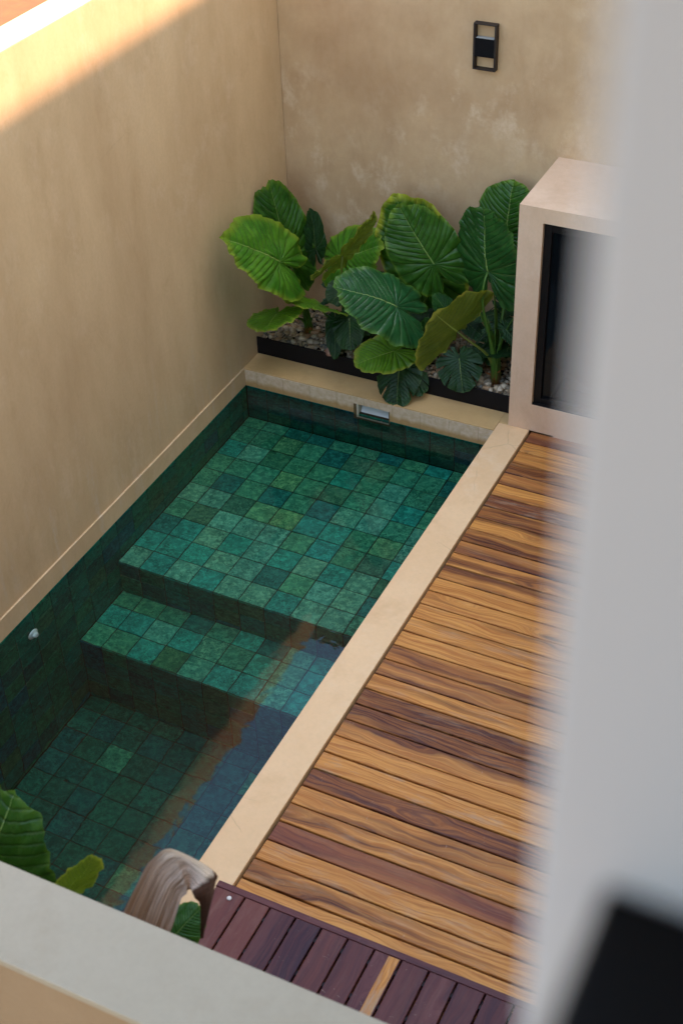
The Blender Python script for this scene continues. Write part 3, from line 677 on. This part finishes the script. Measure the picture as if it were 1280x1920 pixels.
def outline(th, lobe, rng):
    """radius of a heart/arrow shaped blade around the stem joint; th = 0 at the tip, pi at the notch"""
    d = math.degrees(abs(th))
    K = [(0, 1.0), (4, .99), (12, .985), (25, .965), (45, .895), (65, .83), (85, .785), (105, .76*(.4+.6*lobe)), (125, .75*lobe), (143, .72*lobe), (156, .63*lobe), (166, .44*lobe), (174, .18*lobe), (180, .03)]
    for (a, ra), (b, rb) in zip(K, K[1:]):
        if a <= d <= b:
            t = (d - a) / (b - a); t = t*t*(3-2*t) if a >= 157 else t
            return ra + (rb - ra) * t
    return .05
def blade(name, J, A, Wv, L, Wd, lobe, kind, parent, rng, curl=None):
    J, A, Wv = Vector(J), Vector(A).normalized(), Vector(Wv)
    Wv = (Wv - A * Wv.dot(A)).normalized(); N = A.cross(Wv).normalized()
    NT_, NR = (168, 20)
    # widest half width of the unit outline
    wmax = max(outline(t, lobe, rng) * math.sin(t) for t in [math.pi * k / 60 for k in range(61)])
    L *= .98; sw = 1.10 * Wd / wmax / L
    mon = kind == 'mon'
    under = kind == 'olive'
    V = [J.copy()]; UVs = [(0, 0, 0)]; vein = [1.]; mid = [1.]
    ph = [rng.uniform(0, 6.28) for _ in range(6)]
    cup = rng.uniform(-.20, .02); droop = rng.uniform(.06, .22)
    nv = 10.5
    F = []
    for k in range(NT_):
        th = 2 * math.pi * k / NT_
        tt = th if th <= math.pi else th - 2 * math.pi
        r0 = outline(tt, lobe, rng)
        r0 *= 1 + .014 * math.sin(7 * tt + ph[0]) + .03 * mnoise.noise(Vector((5 * math.cos(tt), 5 * math.sin(tt), ph[1] * 7))) + .012 * mnoise.noise(Vector((16 * math.cos(tt), 16 * math.sin(tt), ph[1] * 7)))
        if mon:    # deep slits between the side veins
            q = (math.degrees(abs(tt)) / 180) * 5.2
            fr = abs(q - round(q)); inr = 18 < math.degrees(abs(tt)) < 165
            if inr and fr < .05: r0 *= .5 + 2.5 * fr
        for j in range(1, NR + 1):
            f = j / NR; f = f ** .85
            s = r0 * math.cos(tt) * f; t = r0 * math.sin(tt) * f
            at = abs(t)
            # side veins: from the midrib ahead of the joint, fanning from the joint in the lobes
            c = s - .42 * at - .25 * at * at
            if s > .0 and c > 0: vc = c * nv
            else: vc = math.degrees(abs(tt)) / 17.
            d = abs(vc - round(vc)) * 2          # 0 on vein, 1 between
            pil = 1 - (1 - d) ** 2
            grow = min(1., at * 5)
            rr = f
            h = (.010 if kind in ('dark', 'mon') else .022) * pil * min(1., (at * at + s * s) ** .5 * 3.2) * (1 if (s > 0 and c > 0) else .6) * (1 - .2 * rr)
            mr = math.exp(-(t / .018) ** 2) if s > -.02 else 0
            h -= .012 * mr
            h += cup * at * at * 1.3 + .10 * at * .55
            h -= droop * max(0, s) ** 2 * .8
            h -= .12 * max(0, -s) ** 1.5
            wav = (rr ** 4) * (.020 * math.sin(11 * tt + ph[2]) + .014 * math.sin(23 * tt + ph[3]) + .008 * math.sin(41 * tt + ph[4]))
            h += wav
            h += .03 * mnoise.noise(Vector((s * 3 + ph[0], t * 3 + ph[1], ph[5]))) + .010 * mnoise.noise(Vector((s * 11 + ph[0], t * 11 + ph[1], ph[5])))
            p = J + A * (s * L) + Wv * (t * sw * L) + N * (h * L)
            V.append(p); UVs.append((s, t, rr)); vein.append((1 - d) * (1 if grow > .2 else 0)); mid.append(mr)
    for k in range(NT_):
        k2 = (k + 1) % NT_; a = 1 + k * NR; b = 1 + k2 * NR
        if k == NT_ // 2 - 1 or k == NT_ // 2: pass
        F.append((0, a, b))
        for j in range(NR - 1): F.append((a + j, a + j + 1, b + j + 1, b + j))
    o = mesh(name, V, F, LM[kind], None, True)
    me = o.data
    x = me.attributes.new('leafuv', 'FLOAT_VECTOR', 'POINT'); x.data.foreach_set('vector', [q for u in UVs for q in u])
    x = me.attributes.new('vein', 'FLOAT', 'POINT'); x.data.foreach_set('value', vein)
    x = me.attributes.new('midrib', 'FLOAT', 'POINT'); x.data.foreach_set('value', mid)
    if parent is not None: par(o, parent)
    return o, J, A, N
def stem(J, A, N, root, parent, mat, rng, r0=.020, r1=.008, z0=None):
    b = Vector(root) + Vector((rng.uniform(-.03, .03), rng.uniform(-.02, .03), 0))
    back = -A * .10 - (N if N.z > 0 else -N) * .10
    d = (J - b).length
    pts = bez(b, b + Vector((0, 0, d * .45)), J + back * (1 + d), J, 16)
    rad = [r0 * (1.5 - .9 * min(1, i / 6)) * (1 - i / 16) + r1 * (i / 16) for i in range(17)]
    o = tube('leaf_stem', pts, rad, mat, None, 10, .8)
    return par(o, parent)
INFO = {
 'A': ('elephant_ear_plant', 'elephant ear plant in the corner by the left wall, big bright leaf over the pool', 'plant', 'elephant ear plants in the back bed'),
 'A2': ('elephant_ear_plant', 'elephant ear plant with a folded upright leaf, second from the left wall', 'plant', 'elephant ear plants in the back bed'),
 'B': ('elephant_ear_plant', 'elephant ear plant in mid bed with one round blue-green leaf facing the pool', 'plant', 'elephant ear plants in the back bed'),
 'C': ('elephant_ear_plant', 'elephant ear plant with thick clustered stems right beside the plaster block', 'plant', 'elephant ear plants in the back bed'),
 'N': ('young_leafy_plant', 'slim dark leaf standing against the back wall behind the folded leaf', 'plant', None),
 'D': ('leafy_plant', 'low dark green leafy plant drooping over the pebbles beside the pinkish rock', 'plant', None),
 'M1': ('split_leaf_plant', 'split leaf plant hanging over the bench just right of the skimmer', 'plant', 'split leaf plants in the back bed'),
 'M2': ('split_leaf_plant', 'split leaf plant at the black edging, left of the thick stems', 'plant', 'split leaf plants in the back bed'),
 'F': ('foreground_plant', 'large ribbed green leaf rising behind the parapet at the left edge', 'plant', None),
 'F2': ('foreground_plant', 'plant with a bleached dried leaf curling over behind the parapet', 'plant', None),
}
PR = {}
for k, (n, lb, ct, gp) in INFO.items(): PR[k] = thing(n, lb, ct, ROOTS[k], gp)
rng = random.Random(5)
for i, (pk, kind, J, A, Wv, L, Wd, lobe) in enumerate(LEAVES):
    rg = random.Random(100 + i)
    o, j, a, n = blade('leaf', J, A, Wv, L, Wd, lobe, kind, PR[pk], rg)
    sm = M['stem_pale'] if kind == 'olive' else (M['stem_dark'] if kind in ('dark', 'mon') else M['stem'])
    thick = {'C': .030, 'B': .022, 'A': .022, 'A2': .022}.get(pk, .010)
    stem(j, a, n, ROOTS[pk], PR[pk], sm, rg, thick, .008 if thick > .015 else .005)
# leaf sheaths at the foot of the thick-stemmed plants
def sheath(root, d, h, w, mat, parent, rng):
    b = Vector(root); tip = b + Vector((d[0], d[1], h)); V = []; F = []
    n = 10
    side = Vector((-d[1], d[0], 0)); side = side.normalized() if side.length > 1e-4 else Vector((1, 0, 0))
    for i in range(n + 1):
        t = i / n; c = b.lerp(tip, t) + Vector((d[0], d[1], 0)) * (-.35 * math.sin(t * math.pi)); wd = w * (1 - t ** 1.6) + .001
        for q in (-1, -.5, 0, .5, 1):
            V.append(c + side * wd * q + Vector((d[0], d[1], 0)).normalized() * (.4 * wd * (1 - q * q)) if (d[0] or d[1]) else c + side * wd * q)
    for i in range(n):
        for k in range(4): F.append((i*5+k, i*5+k+1, (i+1)*5+k+1, (i+1)*5+k))
    o = mesh('stem_sheath', V, F, mat, None, True)
    at = o.data.attributes.new('along', 'FLOAT', 'POINT'); at.data.foreach_set('value', [i / n for i in range(n + 1) for _ in range(5)])
    m = o.modifiers.new('thick', 'SOLIDIFY'); m.thickness = .004
    return par(o, parent)
rc = ROOTS['C']
for d, h, w in (((-.22, .02), .66, .055), ((-.05, .0), .80, .055), ((.05, .02), .50, .05), ((.15, -.02), .66, .045), ((-.12, .08), .50, .045)):
    sheath(rc, d, h, w, M['stem'], PR['C'], rng)
for d, h, w in (((-.07, -.05), .10, .035), ((.06, -.06), .16, .03), ((.0, -.07), .07, .04)):
    sheath(rc, d, h, w, M['sheath'], PR['C'], rng)
for pk in ('A', 'A2', 'B'):
    for q in range(4):
        a_ = rng.uniform(0, 6.28); sheath(ROOTS[pk], (.05 * math.cos(a_), .05 * math.sin(a_)), rng.uniform(.15, .3), .022, M['stem'], PR[pk], rng)
    sheath(ROOTS[pk], (.03, -.05), .11, .028, M['sheath'], PR[pk], rng)
# low dark undergrowth leaves between the big plants
UG = [('D', .55, 1.0, 14), ('M1', 1.05, 1.5, 14), ('M2', 1.5, 2.0, 12)]
for pk, x0, x1, n in UG:
    rt = ROOTS[pk]
    for q in range(n):
        rg = random.Random(900 + int(x0 * 10) + q)
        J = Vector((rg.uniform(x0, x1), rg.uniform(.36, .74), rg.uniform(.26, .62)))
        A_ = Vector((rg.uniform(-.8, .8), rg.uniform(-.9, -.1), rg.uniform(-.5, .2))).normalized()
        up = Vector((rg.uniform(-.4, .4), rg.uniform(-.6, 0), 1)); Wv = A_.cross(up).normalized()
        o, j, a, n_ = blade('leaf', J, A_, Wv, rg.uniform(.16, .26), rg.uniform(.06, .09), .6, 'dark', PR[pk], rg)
        if n_.z < 0: pass
        stem(j, a, n_, rt, PR[pk], M['stem_dark'], rg, .008, .004)

# dried leaf: a bleached blade folded over, the part past the fold coloured as brown, shadowed underside
def dried_leaf():
    NU, NV = 60, 44; V = []; U = []; F = []
    def cr(pts, t):
        n = len(pts) - 1; x = t * n; i = min(int(x), n - 1); f = x - i
        p0, p1, p2, p3 = (Vector(pts[max(0, min(n, q))]) for q in (i - 1, i, i + 1, i + 2))
        return .5 * ((2 * p1) + (p2 - p0) * f + (2*p0 - 5*p1 + 4*p2 - p3) * f*f + (3*p1 - p0 - 3*p2 + p3) * f**3)
    o_ = [a for a, b in DRIED]; i_ = [b for a, b in DRIED]
    for u in range(NU + 1):
        t = u / NU; a, b = cr(o_, t), cr(i_, t); w = (b - a).length
        t2 = min(1, t + .01); t1 = max(0, t - .01)
        tan = ((cr(o_, t2) + cr(i_, t2)) - (cr(o_, t1) + cr(i_, t1))).normalized() if w > 1e-4 else Vector((0, 0, -1))
        N = (b - a).normalized().cross(tan)
        for v in range(NV + 1):
            s = v / NV
            hh = w * (.10 * math.sin(s * math.pi) + .045 * mnoise.noise(Vector((s * 5, t * 4.2, 3.3))) + .035 * mnoise.noise(Vector((s * 16, t * 5.5, 8.3))) + .022 * mnoise.noise(Vector((s * 34, t * 5, 1.3))))
            s2 = s + (.05 * mnoise.noise(Vector((t * 9, 2.2, 0))) if s < .5 else .07 * mnoise.noise(Vector((t * 8, 7.7, 0)))) * abs(2 * s - 1)
            V.append(a.lerp(b, s2) - N * hh); U.append((t, s, 0))
    for u in range(NU):
        for v in range(NV):
            q = u * (NV + 1) + v; F.append((q, q + NV + 1, q + NV + 2, q + 1))
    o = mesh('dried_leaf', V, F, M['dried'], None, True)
    x = o.data.attributes.new('leafuv', 'FLOAT_VECTOR', 'POINT'); x.data.foreach_set('vector', [q for u in U for q in u])
    par(o, PR['F2'])
    p0 = (Vector(DRIED[0][0]) + Vector(DRIED[0][1])) / 2; b = Vector(ROOTS['F2'])
    par(tube('leaf_stem', bez(b, b + Vector((0, 0, .3)), p0 - Vector((0, 0, .3)), p0, 12), [.02 - .0006 * i for i in range(13)], M['stem_dark'], None), PR['F2'])
dried_leaf()
bd = structure('planting_bed', [(1.0, -5.78, -.05, 2.25, -5.22, .05), (2.2505, -5.78, -.0, 3.0, -5.71, .05)], M['soil'])
